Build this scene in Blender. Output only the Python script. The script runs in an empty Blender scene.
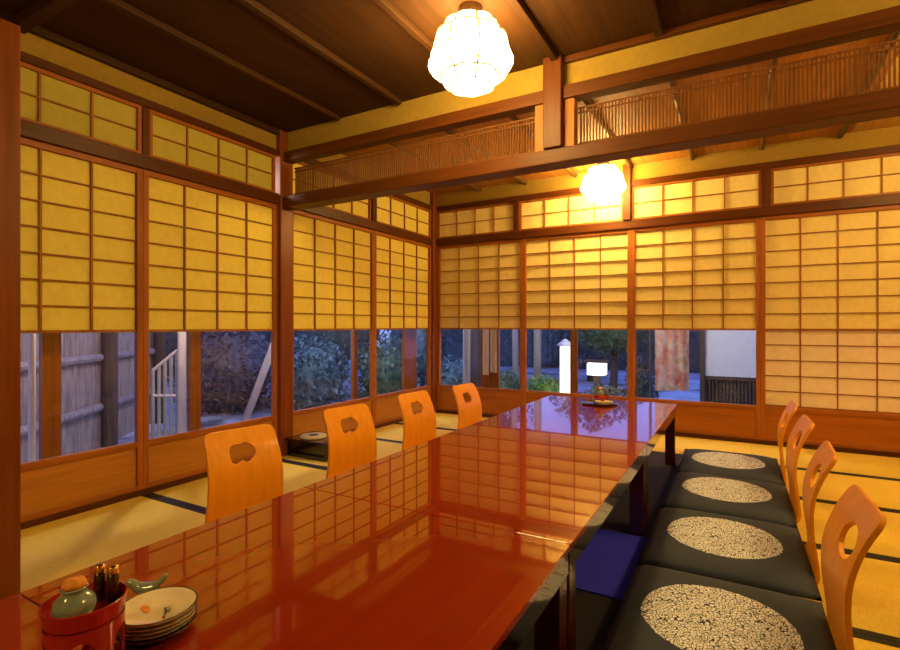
import bpy, bmesh, math, random
from mathutils import Vector, Matrix
random.seed(7)
C = bpy.context.scene.collection
PI = math.pi
R = math.radians

# ------------------------------------------------------------------ camera
EYE = 0.90; F = 506.0; TH = R(29.47)
cam = bpy.data.cameras.new('camera'); co = bpy.data.objects.new('camera', cam); C.objects.link(co)
cam.sensor_width = 36.0; cam.lens = 36.0*F/900.0; cam.clip_start = 0.02
cam.shift_y = 1.3/900.0
co.location = (0, 0, EYE); co.rotation_euler = (PI/2, 0, TH)
bpy.context.scene.camera = co

def at(u, d, z):
    """world point at depth d in the viewing direction of column u, at height z"""
    a = (u-450)/F
    return Vector((d*(-math.sin(TH)+a*math.cos(TH)), d*(math.cos(TH)+a*math.sin(TH)), z))

# ------------------------------------------------------------------ materials
def new_mat(name):
    m = bpy.data.materials.new(name); m.use_nodes = True
    nt = m.node_tree
    return m, nt, nt.nodes['Principled BSDF']
def N(nt, t, **kw):
    n = nt.nodes.new(t)
    for k, v in kw.items(): setattr(n, k, v)
    return n
def coords(nt, scale=(1,1,1), kind='Object', rot=(0,0,0)):
    tc = N(nt, 'ShaderNodeTexCoord'); mp = N(nt, 'ShaderNodeMapping')
    mp.inputs['Scale'].default_value = scale; mp.inputs['Rotation'].default_value = rot
    nt.links.new(tc.outputs[kind], mp.inputs['Vector']); return mp.outputs['Vector']
def ramp(nt, fac, stops):
    r = N(nt, 'ShaderNodeValToRGB'); el = r.color_ramp.elements
    while len(el) > 1: el.remove(el[0])
    el[0].position = stops[0][0]; el[0].color = (*stops[0][1], 1)
    for p, c in stops[1:]:
        e = el.new(p); e.color = (*c, 1)
    nt.links.new(fac, r.inputs['Fac']); return r.outputs['Color']
def noise(nt, vec, scale, detail=4, rough=.55):
    n = N(nt, 'ShaderNodeTexNoise'); n.inputs['Scale'].default_value = scale
    n.inputs['Detail'].default_value = detail; n.inputs['Roughness'].default_value = rough
    nt.links.new(vec, n.inputs['Vector']); return n.outputs['Fac']
def bump(nt, p, h, strength=.2, dist=.002):
    b = N(nt, 'ShaderNodeBump'); b.inputs['Strength'].default_value = strength; b.inputs['Distance'].default_value = dist
    nt.links.new(h, b.inputs['Height']); nt.links.new(b.outputs['Normal'], p.inputs['Normal'])
def tone(c, k): return tuple(x*k for x in c)

def wood(name, col, axis='z', rough=.45, var=.35, coat=0.0):
    m, nt, p = new_mat(name)
    s = [38, 38, 38]; s['xyz'.index(axis)] = 2.2
    v = coords(nt, tuple(s))
    f = noise(nt, v, 1.0, 6, .6)
    c = ramp(nt, f, [(.25, tone(col, 1-var)), (.55, col), (.8, tone(col, 1+var*.6))])
    nt.links.new(c, p.inputs['Base Color']); p.inputs['Roughness'].default_value = rough; p.inputs['Specular IOR Level'].default_value = .2
    if coat: p.inputs['Coat Weight'].default_value = coat; p.inputs['Coat Roughness'].default_value = .15
    bump(nt, p, f, .12)
    return m
def plain(name, col, rough=.5, var=.12, scale=20, metal=0, coat=0, spec=None, coat_rough=.05):
    m, nt, p = new_mat(name)
    f = noise(nt, coords(nt), scale, 4)
    c = ramp(nt, f, [(.3, tone(col, 1-var)), (.7, tone(col, 1+var))])
    nt.links.new(c, p.inputs['Base Color']); p.inputs['Roughness'].default_value = rough
    p.inputs['Metallic'].default_value = metal
    if coat: p.inputs['Coat Weight'].default_value = coat; p.inputs['Coat Roughness'].default_value = coat_rough
    if spec is not None: p.inputs['Specular IOR Level'].default_value = spec
    return m

STILE = (.36, .115, .018); DARK = (.095, .026, .004)
M = {}
for ax in 'xyz':
    M['stile_'+ax] = wood('cedar_stile_'+ax, STILE, ax)
    M['dark_'+ax] = wood('dark_beam_'+ax, DARK, ax, .4)
    M['beam_'+ax] = wood('brown_beam_'+ax, (.105, .030, .004), ax, .45)
M['post'] = wood('post_wood', (.20, .05, .008), 'z', .35)
M['kumiko'] = wood('kumiko_wood', (.33, .125, .022), 'z', .5)
M['board_y'] = wood('lower_board_y', (.46, .19, .03), 'y', .4, .25)
M['board_x'] = wood('lower_board_x', (.38, .12, .015), 'x', .4, .25)
M['chair'] = wood('bent_chair_wood', (.80, .31, .010), 'z', .4, .15, .15)
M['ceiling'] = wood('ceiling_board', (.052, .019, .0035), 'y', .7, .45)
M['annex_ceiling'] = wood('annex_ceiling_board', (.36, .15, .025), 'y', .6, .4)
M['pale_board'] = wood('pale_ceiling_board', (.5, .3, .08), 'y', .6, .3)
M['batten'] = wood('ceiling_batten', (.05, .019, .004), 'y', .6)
M['pole'] = wood('bamboo_pole', (.13, .07, .022), 'y', .4)
M['latt'] = wood('fine_lattice_wood', (.17, .06, .012), 'z', .6)
M['plaster'] = plain('ochre_plaster', (.32, .205, .026), .9, .08, 30)
M['rear'] = plain('rear_plaster', (.42, .27, .09), .9, .08, 20)
M['black'] = plain('black_lacquer', (.006, .005, .005), .12, .2, 5, coat=.6)
M['leg'] = plain('dark_red_lacquer', (.05, .008, .004), .15, .2, 5, coat=.6)
M['apron'] = plain('table_side_lacquer', (.012, .008, .005), .1, .2, 5, coat=.8)
M['wire'] = plain('lantern_wire', (.30, .20, .08), .8, spec=.1)
M['celadon'] = plain('celadon_glaze', (.22, .30, .25), .12, .2, 30, coat=.8)
M['cork'] = plain('orange_lid', (.75, .30, .03), .6, .25, 60)
M['red'] = plain('red_lacquer', (.40, .022, .012), .18, .12, 8, coat=.5)
M['gold'] = plain('gold_cap', (.8, .5, .12), .25, .1, 10, metal=1)
M['cream'] = plain('cream_glaze', (.84, .72, .52), .18, .1, 25, coat=.5)
M['rim'] = plain('dark_rim_glaze', (.05, .03, .015), .2)
M['speck'] = None
M['navy'] = plain('navy_sheet', (.012, .011, .02), .85, .2, 120)
M['blue'] = plain('blue_patch', (.025, .035, .95), .85, .1, 60)
M['straw'] = plain('woven_straw', (.62, .52, .28), .8, .15, 80)
M['granite'] = plain('pale_stone', (.7, .7, .68), .8, .15, 40)
M['cloth'] = plain('lamplit_strip_tone', (.75, .58, .34), .9, .1, 30)  # pale tone with the lamplight of the outer post put into it
M['bark'] = wood('bark', (.10, .07, .05), 'z', .9, .5)
M['palebark'] = wood('pale_bark', (.42, .36, .28), 'z', .9, .35)
M['palewood'] = wood('pale_garden_wood', (.85, .64, .46), 'z', .7, .2)
M['white_wall'] = plain('white_plaster', (.75, .75, .72), .9, .05, 20)
M['blossom'] = plain('white_blossom', (.85, .85, .85), .8)

def leafmat(name, col):
    return plain(name, col, .55, .5, 9)
M['leaf_dark'] = leafmat('dark_leaf', (.07, .095, .075))
M['leaf_mid'] = leafmat('mid_leaf', (.10, .17, .07))
M['leaf_green'] = leafmat('bright_leaf', (.16, .32, .05))
M['leaf_olive'] = leafmat('olive_leaf', (.16, .16, .045))
M['leaf_blue'] = leafmat('bluish_leaf', (.10, .17, .17))
M['twig'] = plain('bare_twig', (.16, .12, .12), .9, .4, 12)

def mat_speck():
    m, nt, p = new_mat('speckled_black_glaze')
    v = N(nt, 'ShaderNodeTexVoronoi'); v.inputs['Scale'].default_value = 160
    nt.links.new(coords(nt), v.inputs['Vector'])
    c = ramp(nt, v.outputs['Distance'], [(.0, (.6, .5, .3)), (.2, (.5, .4, .25)), (.28, (.02, .015, .01))])
    nt.links.new(c, p.inputs['Base Color']); p.inputs['Roughness'].default_value = .25; return m
M['speck'] = mat_speck()

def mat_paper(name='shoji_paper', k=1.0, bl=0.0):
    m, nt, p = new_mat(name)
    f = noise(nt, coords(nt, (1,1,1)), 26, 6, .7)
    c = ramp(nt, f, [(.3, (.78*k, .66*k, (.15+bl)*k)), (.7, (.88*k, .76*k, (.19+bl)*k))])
    d = N(nt, 'ShaderNodeBsdfDiffuse'); t = N(nt, 'ShaderNodeBsdfTranslucent'); mx = N(nt, 'ShaderNodeMixShader')
    mx.inputs[0].default_value = .16
    nt.links.new(c, d.inputs['Color']); nt.links.new(c, t.inputs['Color'])
    nt.links.new(d.outputs[0], mx.inputs[1]); nt.links.new(t.outputs[0], mx.inputs[2])
    nt.links.new(mx.outputs[0], nt.nodes['Material Output'].inputs['Surface']); return m
M['paper'] = mat_paper(); M['dim_paper'] = mat_paper('dim_shoji_paper', .62); M['lamplit_paper'] = mat_paper('lamplit_shoji_paper', 1.07, .14); M['pale_paper'] = mat_paper('pale_shoji_paper', 1.09, .34)  # light and shade put into the colour: darker near-left transoms, brighter back screens

def mat_glass():
    m, nt, p = new_mat('window_glass')
    lw = N(nt, 'ShaderNodeLayerWeight'); lw.inputs['Blend'].default_value = .5
    pw = N(nt, 'ShaderNodeMath', operation='POWER'); pw.inputs[1].default_value = 5; nt.links.new(lw.outputs['Facing'], pw.inputs[0])
    fr = N(nt, 'ShaderNodeMath', operation='MULTIPLY_ADD'); fr.inputs[1].default_value = .8; fr.inputs[2].default_value = .025
    nt.links.new(pw.outputs[0], fr.inputs[0])
    t = N(nt, 'ShaderNodeBsdfTransparent'); g = N(nt, 'ShaderNodeBsdfGlossy'); g.inputs['Roughness'].default_value = .01
    t.inputs['Color'].default_value = (.94, .96, .98, 1)
    mx = N(nt, 'ShaderNodeMixShader')
    nt.links.new(fr.outputs[0], mx.inputs[0]); nt.links.new(t.outputs[0], mx.inputs[1]); nt.links.new(g.outputs[0], mx.inputs[2])
    nt.links.new(mx.outputs[0], nt.nodes['Material Output'].inputs['Surface']); return m
M['glass'] = mat_glass()
def mat_amber():
    m, nt, p = new_mat('dark_bottle_glass')
    p.inputs['Base Color'].default_value = (.05, .014, .004, 1); p.inputs['Roughness'].default_value = .06
    p.inputs['Coat Weight'].default_value = .6; return m
M['bottle'] = mat_amber()

def mat_tatami():
    m, nt, p = new_mat('tatami_straw')
    v = coords(nt, (260, 26, 1))
    f = noise(nt, v, 1.0, 3)
    f2 = noise(nt, coords(nt), 2.2, 3)
    w = N(nt, 'ShaderNodeTexWave'); w.inputs['Scale'].default_value = 42; w.bands_direction = 'X'
    w.inputs['Distortion'].default_value = .6
    nt.links.new(coords(nt), w.inputs['Vector'])
    a = N(nt, 'ShaderNodeMath', operation='MULTIPLY_ADD'); a.inputs[1].default_value = .35
    nt.links.new(w.outputs['Fac'], a.inputs[0]); nt.links.new(f, a.inputs[2])
    a2 = N(nt, 'ShaderNodeMath', operation='MULTIPLY_ADD'); a2.inputs[1].default_value = .5
    nt.links.new(f2, a2.inputs[0]); nt.links.new(a.outputs[0], a2.inputs[2])
    c = ramp(nt, a2.outputs[0], [(.45, (.52, .36, .05)), (.95, (.70, .52, .085)), (1.2, (.74, .55, .10))])
    nt.links.new(c, p.inputs['Base Color']); p.inputs['Roughness'].default_value = .7; p.inputs['Specular IOR Level'].default_value = .08
    bump(nt, p, a.outputs[0], .25, .002); return m
M['tatami'] = mat_tatami()
M['heri'] = plain('black_mat_border', (.008, .008, .008), .8)

def mat_table():
    m, nt, p = new_mat('red_lacquer_tabletop')
    f = noise(nt, coords(nt, (1,1,1)), 60, 3)
    f2 = noise(nt, coords(nt, (9, 1.2, 1)), 3, 5)
    a = N(nt, 'ShaderNodeMath', operation='MULTIPLY_ADD'); a.inputs[1].default_value = .5
    nt.links.new(f, a.inputs[0]); nt.links.new(f2, a.inputs[2])
    c = ramp(nt, a.outputs[0], [(.5, (.265, .018, .003)), (.9, (.285, .021, .003))])
    nt.links.new(c, p.inputs['Base Color']); p.inputs['Roughness'].default_value = .16
    p.inputs['Specular IOR Level'].default_value = .15
    p.inputs['Coat Weight'].default_value = 1.0; p.inputs['Coat Roughness'].default_value = .015; p.inputs['Coat IOR'].default_value = 1.6
    return m
M['table'] = mat_table()

def mat_cushion():
    # dark cloth with one round pale medallion of small swirls, pattern in the cushion's own coordinates
    m, nt, p = new_mat('medallion_cloth')
    tc = N(nt, 'ShaderNodeTexCoord'); sx = N(nt, 'ShaderNodeSeparateXYZ'); nt.links.new(tc.outputs['Object'], sx.inputs[0])
    cx = N(nt, 'ShaderNodeCombineXYZ')
    nt.links.new(sx.outputs[0], cx.inputs[0]); nt.links.new(sx.outputs[1], cx.inputs[1])
    off = N(nt, 'ShaderNodeVectorMath', operation='ADD'); off.inputs[1].default_value = (.008, .0, 0)
    nt.links.new(cx.outputs[0], off.inputs[0])
    ln = N(nt, 'ShaderNodeVectorMath', operation='LENGTH'); nt.links.new(off.outputs[0], ln.inputs[0])
    fe = noise(nt, cx.outputs[0], 60, 2)
    add = N(nt, 'ShaderNodeMath', operation='MULTIPLY_ADD'); add.inputs[1].default_value = .012
    nt.links.new(fe, add.inputs[0]); nt.links.new(ln.outputs['Value'], add.inputs[2])
    lt = N(nt, 'ShaderNodeMath', operation='LESS_THAN'); lt.inputs[1].default_value = .199
    nt.links.new(add.outputs[0], lt.inputs[0])
    vo = N(nt, 'ShaderNodeTexVoronoi'); vo.feature = 'DISTANCE_TO_EDGE'; vo.inputs['Scale'].default_value = 88
    nt.links.new(cx.outputs[0], vo.inputs['Vector'])
    vo2 = N(nt, 'ShaderNodeTexVoronoi'); vo2.inputs['Scale'].default_value = 88; nt.links.new(cx.outputs[0], vo2.inputs['Vector'])
    gt = N(nt, 'ShaderNodeMath', operation='GREATER_THAN'); gt.inputs[1].default_value = .07
    nt.links.new(vo.outputs['Distance'], gt.inputs[0])
    dot = N(nt, 'ShaderNodeMath', operation='GREATER_THAN'); dot.inputs[1].default_value = .22
    nt.links.new(vo2.outputs['Distance'], dot.inputs[0])
    an = N(nt, 'ShaderNodeMath', operation='MULTIPLY'); nt.links.new(gt.outputs[0], an.inputs[0]); nt.links.new(dot.outputs[0], an.inputs[1])
    an2 = N(nt, 'ShaderNodeMath', operation='MULTIPLY'); nt.links.new(an.outputs[0], an2.inputs[0]); nt.links.new(lt.outputs[0], an2.inputs[1])
    f = noise(nt, tc.outputs['Object'], 500, 2)
    base = ramp(nt, f, [(.3, (.017, .028, .060)), (.7, (.028, .043, .085))])
    mix = N(nt, 'ShaderNodeMix', data_type='RGBA')
    mix.inputs[7].default_value = (.80, .84, 1.0, 1)
    nt.links.new(an2.outputs[0], mix.inputs[0]); nt.links.new(base, mix.inputs[6])
    nt.links.new(mix.outputs[2], p.inputs['Base Color']); p.inputs['Roughness'].default_value = .85
    bump(nt, p, noise(nt, tc.outputs['Object'], 14, 3), .5, .01)
    return m
M['cushion'] = mat_cushion()

def mat_emit(name, col, s):
    m, nt, p = new_mat(name)
    e = N(nt, 'ShaderNodeEmission'); e.inputs['Color'].default_value = (*col, 1); e.inputs['Strength'].default_value = s
    nt.links.new(e.outputs[0], nt.nodes['Material Output'].inputs['Surface']); return m
LAMP = (1.0, .65, .20)
M['lantern'] = mat_emit('lit_lantern_paper', LAMP, 58)
M['lantern_far'] = mat_emit('lit_far_lantern_paper', LAMP, 74)
M['garden_lamp'] = mat_emit('lit_garden_lamp', (1.0, .93, .8), 5)

def mat_bamboo_fence():
    m, nt, p = new_mat('weathered_split_bamboo')
    f = noise(nt, coords(nt, (30, 30, 3)), 1.0, 5)
    c = ramp(nt, f, [(.25, (.16, .12, .11)), (.6, (.36, .28, .26)), (.8, (.48, .39, .36))])
    nt.links.new(c, p.inputs['Base Color']); p.inputs['Roughness'].default_value = .8; return m
M['fence'] = mat_bamboo_fence()
def mat_ground():
    m, nt, p = new_mat('garden_gravel')
    f = noise(nt, coords(nt), 1.3, 6, .65)
    c = ramp(nt, f, [(.35, (.10, .085, .07)), (.5, (.40, .42, .45)), (.7, (.66, .68, .72))])
    nt.links.new(c, p.inputs['Base Color']); p.inputs['Roughness'].default_value = .9; return m
M['ground'] = mat_ground()
def mat_banner():
    m, nt, p = new_mat('faded_floral_cloth')
    f = noise(nt, coords(nt, (1, 1, .8)), 6.5, 3)
    c = ramp(nt, f, [(.3, (.55, .08, .03)), (.42, (.72, .35, .2)), (.52, (.80, .55, .36)), (.62, (.5, .33, .12)), (.75, (.75, .2, .12))])
    nt.links.new(c, p.inputs['Base Color']); p.inputs['Roughness'].default_value = .9; return m
M['banner'] = mat_banner()

# ------------------------------------------------------------------ mesh helpers
class MB:
    def __init__(s): s.bm = bmesh.new()
    def box(s, a, b):
        x0, x1 = sorted((a[0], b[0])); y0, y1 = sorted((a[1], b[1])); z0, z1 = sorted((a[2], b[2]))
        v = [s.bm.verts.new(p) for p in ((x0,y0,z0),(x1,y0,z0),(x1,y1,z0),(x0,y1,z0),(x0,y0,z1),(x1,y0,z1),(x1,y1,z1),(x0,y1,z1))]
        for f in ((3,2,1,0),(4,5,6,7),(0,1,5,4),(1,2,6,5),(2,3,7,6),(3,0,4,7)): s.bm.faces.new([v[i] for i in f])
        return s
    def tube(s, pts, r, n=8, cap=True):
        pts = [Vector(p) for p in pts]
        rs = r if isinstance(r, (list, tuple)) else [r]*len(pts)
        rings = []
        for i, p in enumerate(pts):
            d = (pts[min(i+1, len(pts)-1)]-pts[max(i-1, 0)]).normalized()
            up = Vector((0,0,1)) if abs(d.z) < .9 else Vector((1,0,0))
            a = d.cross(up).normalized(); b = a.cross(d).normalized()
            rings.append([s.bm.verts.new(p+(a*math.cos(2*PI*k/n)+b*math.sin(2*PI*k/n))*rs[i]) for k in range(n)])
        for q, w in zip(rings, rings[1:]):
            for k in range(n): s.bm.faces.new((q[k], q[(k+1)%n], w[(k+1)%n], w[k]))
        if cap: s.bm.faces.new(rings[0]); s.bm.faces.new(rings[-1][::-1])
        return s
    def lathe(s, prof, c=(0,0,0), n=32, lobe=None, sx=1, sy=1):
        rings = []
        for r, z in prof:
            ring = []
            for k in range(n):
                a = 2*PI*k/n; q = r*(lobe(a, z) if lobe else 1)
                ring.append(s.bm.verts.new((c[0]+q*math.cos(a)*sx, c[1]+q*math.sin(a)*sy, c[2]+z)))
            rings.append(ring)
        for q, w in zip(rings, rings[1:]):
            for k in range(n): s.bm.faces.new((q[k], q[(k+1)%n], w[(k+1)%n], w[k]))
        if prof[0][0] > 1e-6: s.bm.faces.new(rings[0][::-1])
        if prof[-1][0] > 1e-6: s.bm.faces.new(rings[-1])
        return s
    def quad(s, a, b, c, d):
        s.bm.faces.new([s.bm.verts.new(p) for p in (a, b, c, d)]); return s
    def leaves(s, c, rad, n, size, shell=.55):
        c = Vector(c)
        for _ in range(n):
            while True:
                d = Vector((random.uniform(-1,1), random.uniform(-1,1), random.uniform(-1,1)))
                if shell < d.length <= 1: break
            p = c+Vector((d.x*rad[0], d.y*rad[1], d.z*rad[2]))
            q = Matrix.Rotation(random.uniform(0, 6.28), 3, 'Z') @ Matrix.Rotation(random.uniform(-1, 1), 3, 'X')
            l = size*random.uniform(.6, 1.4); w = l*.45
            s.quad(*[p+q@Vector(v) for v in ((0,-l,0),(w,0,.1*l),(0,l,0),(-w,0,.1*l))])
        return s
    def build(s, name, mat, parent=None, smooth=False, bevel=0, origin=None):
        bmesh.ops.recalc_face_normals(s.bm, faces=s.bm.faces)
        if origin is not None: bmesh.ops.translate(s.bm, verts=s.bm.verts, vec=-Vector(origin))
        me = bpy.data.meshes.new(name); s.bm.to_mesh(me); s.bm.free()
        if smooth:
            for f in me.polygons: f.use_smooth = True
        o = bpy.data.objects.new(name, me); C.objects.link(o)
        if origin is not None: o.location = origin
        me.materials.append(mat)
        if parent: o.parent = parent
        if bevel:
            b = o.modifiers.new('bevel', 'BEVEL'); b.width = bevel; b.segments = 2; b.limit_method = 'ANGLE'
        return o

def empty(name, loc=(0,0,0), rz=0):
    o = bpy.data.objects.new(name, None); C.objects.link(o); o.location = loc; o.rotation_euler = (0,0,rz); return o
def tag(o, label, cat, group=None, kind=None):
    o['label'] = label; o['category'] = cat
    if group: o['group'] = group
    if kind: o['kind'] = kind
    return o
def struct(o, label, cat):
    return tag(o, label, cat, kind='structure')
def copy_tree(o, parent=None):
    c = o.copy(); C.objects.link(c)
    if parent: c.parent = parent
    for ch in list(o.children): copy_tree(ch, c)
    return c

# ------------------------------------------------------------------ room constants
XL = -2.77; YB = 4.57; YP = 2.50          # left wall, back wall, partition line
XR = 2.0; YR = -2.2
H1 = 2.255; H2 = 2.29                      # ceilings
LIFT = .8755; SILL = .288; NB, NT_ = 1.74, 1.813
def on_left(s, o, z): return (XL-o, s, z)
def on_back(s, o, z): return (s, YB+o, z)

n_trim = [0]
def trim(a, b, mat, label, bevel=.003):
    n_trim[0] += 1
    return struct(MB().box(a, b).build('trim_%d' % n_trim[0], M[mat], bevel=bevel), label, 'trim')

n_win = [0]
def window(mp, axis, s0, s1, cols, label, closed=False, off=0.0, paper='paper', low=None):
    """a snow-viewing shoji: paper above, sash lifted over the glass, board below"""
    n_win[0] += 1
    root = empty('window_%d' % n_win[0], mp((s0+s1)/2, 0, 0))
    base = Vector(root.location)
    struct(root, label, 'paper screen')
    st = .03
    def part(mb, name, mat, par=root, **k):
        o = mb.build(name, M[mat], None, origin=base, **k); o.parent = par; o.location = (0,0,0); return o
    def bx(mb, sa, sb, oa, ob, za, zb): return mb.box(mp(sa, oa+off, za), mp(sb, ob+off, zb))
    fz = MB()
    bx(fz, s0, s0+st, -.016, .016, .03, NB); bx(fz, s1-st, s1, -.016, .016, .03, NB)
    part(fz, 'stile', 'stile_z', bevel=.002)
    fr = MB()
    bx(fr, s0+st, s1-st, -.014, .014, NB-.03, NB); bx(fr, s0+st, s1-st, -.014, .014, SILL-.032, SILL); bx(fr, s0+st, s1-st, -.014, .014, .03, .055)
    part(fr, 'rail', 'stile_'+axis, bevel=.002)
    a0, a1 = s0+st, s1-st
    k = MB(); t = .0045
    bx(k, a0, a1, -.006, .006, LIFT-.007, LIFT+.007)
    for i in range(1, cols): 
        c = a0+(a1-a0)*i/cols; bx(k, c-t, c+t, -.006, .006, LIFT, NB-.03)
    for i in range(1, 7):
        z = LIFT+(NB-.03-LIFT)*i/7; bx(k, a0, a1, -.0065, .0055, z-t*.8, z+t*.8)
    part(k, 'lattice', 'kumiko')
    part(bx(MB(), a0, a1, .0062, .0072, LIFT, NB-.03), 'paper', paper)
    sh = 0 if closed else LIFT-SILL
    k = MB(); rows = 5; zb = SILL+sh; zt = LIFT+sh
    for i in range(1, cols):
        c = a0+(a1-a0)*i/cols; bx(k, c-t, c+t, .010, .018, zb, zt)
    for i in range(1, rows):
        z = zb+(zt-zb)*i/rows; bx(k, a0, a1, .010, .018, z-t*.8, z+t*.8)
    bx(k, a0, a1, .010, .018, zb, zb+.012); bx(k, a0, a1, .010, .018, zt-.008, zt)
    sash = part(k, 'sliding_sash', 'kumiko')
    part(bx(MB(), a0, a1, .0182, .0192, zb, zt), 'sash_paper', low or paper, sash)
    if not closed:
        part(bx(MB(), a0, a1, .021, .023, SILL, LIFT), 'glass_pane', 'glass')
    part(bx(MB(), a0, a1, -.004, .008, .055, SILL-.032), 'lower_board', 'board_'+axis)
    return root
def transom(mp, axis, s0, s1, z0, z1, cols, label, paper='paper'):
    n_win[0] += 1
    root = empty('window_%d' % n_win[0], mp((s0+s1)/2, 0, z0)); base = Vector(root.location)
    struct(root, label, 'paper transom')
    def part(mb, name, mat, **k):
        o = mb.build(name, M[mat], None, origin=base, **k); o.parent = root; o.location = (0,0,0); return o
    def bx(mb, sa, sb, oa, ob, za, zb): return mb.box(mp(sa, oa, za), mp(sb, ob, zb))
    f = MB(); w = .018
    bx(f, s0, s1, -.012, .012, z0, z0+w); bx(f, s0, s1, -.012, .012, z1-w, z1)
    bx(f, s0, s0+w, -.012, .012, z0+w, z1-w); bx(f, s1-w, s1, -.012, .012, z0+w, z1-w)
    part(f, 'frame', 'stile_'+axis)
    k = MB(); t = .0045
    for i in range(1, cols):
        c = s0+w+(s1-s0-2*w)*i/cols; bx(k, c-t, c+t, -.006, .006, z0+w, z1-w)
    z = (z0+z1)/2; bx(k, s0+w, s1-w, -.0065, .0055, z-t*.8, z+t*.8)
    part(k, 'lattice', 'kumiko')
    part(bx(MB(), s0+w, s1-w, .0062, .0072, z0+w, z1-w), 'paper', paper)

# ------------------------------------------------------------------ floor, ceilings, walls
struct(MB().box((XL-.25, YR, -.12), (XR+.1, YB+.25, -.042)).build('floor', M['rear']), 'wooden subfloor under the straw mats', 'floor')
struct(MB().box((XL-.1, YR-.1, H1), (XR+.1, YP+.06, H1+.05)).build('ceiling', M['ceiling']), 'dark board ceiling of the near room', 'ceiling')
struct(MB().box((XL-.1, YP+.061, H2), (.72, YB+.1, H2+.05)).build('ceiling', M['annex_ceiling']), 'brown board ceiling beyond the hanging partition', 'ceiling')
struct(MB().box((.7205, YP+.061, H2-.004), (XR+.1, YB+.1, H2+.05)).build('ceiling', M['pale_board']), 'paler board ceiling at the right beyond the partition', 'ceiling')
# left wall: plaster over the transoms; solid towards the camera
w = MB().box((XL-.05, YR, 2.115), (XL, YP, H1)); w.box((XL-.05, YR, -.04), (XL, .58, 2.115))
w.box((XL-.05, YP, 2.15), (XL, YB, H2))
struct(w.build('wall_left', M['plaster']), 'ochre plaster band over the left paper screens', 'wall')
struct(MB().box((XL, YB, 2.15), (XR, YB+.05, H2)).build('wall_back', M['plaster']), 'ochre plaster band over the back paper screens', 'wall')
struct(MB().box((XR, YR, -.04), (XR+.06, YB, H2)).build('wall_right', M['rear']), 'plain ochre wall at the right', 'wall')
struct(MB().box((XL, YR-.06, -.04), (XR, YR, H1)).build('wall_rear', M['rear']), 'plain ochre wall behind the viewer', 'wall')
# hanging wall of the partition
struct(MB().box((XL+.0, YP+.02, 2.105), (XR, YP+.06, H1)).build('wall_partition', M['plaster']), 'ochre plaster strip of the hanging partition under the ceiling', 'wall')

# left wall trims
trim((XL-.05, .58, NB), (XL+.035, YP-.045, NT_), 'dark_y', 'dark long lintel over the near left screens', .004)
trim((XL-.05, YP+.08, NB), (XL+.035, YB-.092, NT_), 'dark_y', 'dark long lintel over the far left screens', .004)
trim((XL-.05, .58, 2.075), (XL+.03, YP-.045, 2.115), 'dark_y', 'thin dark beam over the near left transoms')
trim((XL-.05, YP+.08, 2.10), (XL+.03, YB-.092, 2.15), 'dark_y', 'thin dark beam over the far left transoms')
trim((XL, YR, H1-.035), (XL+.035, YP+.02, H1), 'batten', 'dark ceiling edge moulding along the left wall')
trim((XL-.05, .58, -.04), (XL+.02, YP-.045, .03), 'dark_y', 'wooden threshold under the near left screens')
trim((XL-.05, YP+.08, -.04), (XL+.02, YB-.092, .03), 'dark_y', 'wooden threshold under the far left screens')
trim((XL-.05, YP-.043, -.04), (XL+.045, YP+.07, H1), 'post', 'brown corner post where the partition meets the left wall', .006)
trim((XL-.05, YB-.09, -.04), (XL+.04, YB+.05, H2), 'post', 'dark post in the far corner of the room', .006)
# back wall trims
trim((XL+.042, YB-.035, NB), (XR, YB+.05, NT_), 'dark_x', 'dark long lintel over the back screens', .004)
trim((XL+.042, YB-.03, 2.10), (XR, YB+.05, 2.15), 'dark_x', 'thin dark beam over the back transoms')
trim((XL+.042, YB-.02, -.04), (XR, YB+.05, .03), 'dark_x', 'wooden threshold under the back screens')
trim((-.85, YB-.05, NT_), (-.785, YB+.05, H2), 'beam_z', 'short post above the back lintel behind the far lantern')
trim((.17, YB-.035, NT_), (.232, YB+.05, 2.10), 'beam_z', 'short post between the right back transoms')
trim((-1.855, YB-.03, NT_), (-1.81, YB+.05, 2.10), 'beam_z', 'short post between the left back transoms')
trim((XL-.04, 1.541, NT_), (XL+.02, 1.58, 2.075), 'dark_z', 'short dark post between the near left transoms')
trim((XL-.04, 3.491, NT_), (XL+.03, 3.549, 2.10), 'dark_z', 'short dark post between the far left transoms')
# partition trims
trim((XL+.047, YP-.03, 1.72), (XR, YP+.09, 1.795), 'beam_x', 'long brown lower beam of the hanging partition', .006)
trim((XL+.047, YP-.02, 2.04), (-.851, YP+.06, 2.105), 'beam_x', 'upper partition rail left of the middle post')
trim((-.754, YP-.02, 2.04), (XR, YP+.06, 2.105), 'beam_x', 'upper partition rail right of the middle post')
trim((-.85, YP-.045, 1.796), (-.755, YP+.075, H1), 'beam_z', 'middle post hanging between the partition beams', .005)
trim((-.752, YP-.005, 1.796), (-.70, YP+.06, 2.04), 'stile_z', 'side jamb right of the middle partition post')
trim((-.905, YP-.005, 1.796), (-.853, YP+.06, 2.04), 'stile_z', 'side jamb left of the middle partition post')
trim((XL, .985, H1-.05), (XR, 1.035, H1-.0), 'batten', 'cross batten of the near ceiling')
trim((-.753, YP-.01, H1-.03), (XR, YP+.02, H1), 'beam_x', 'ceiling edge moulding on the partition')
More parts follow.
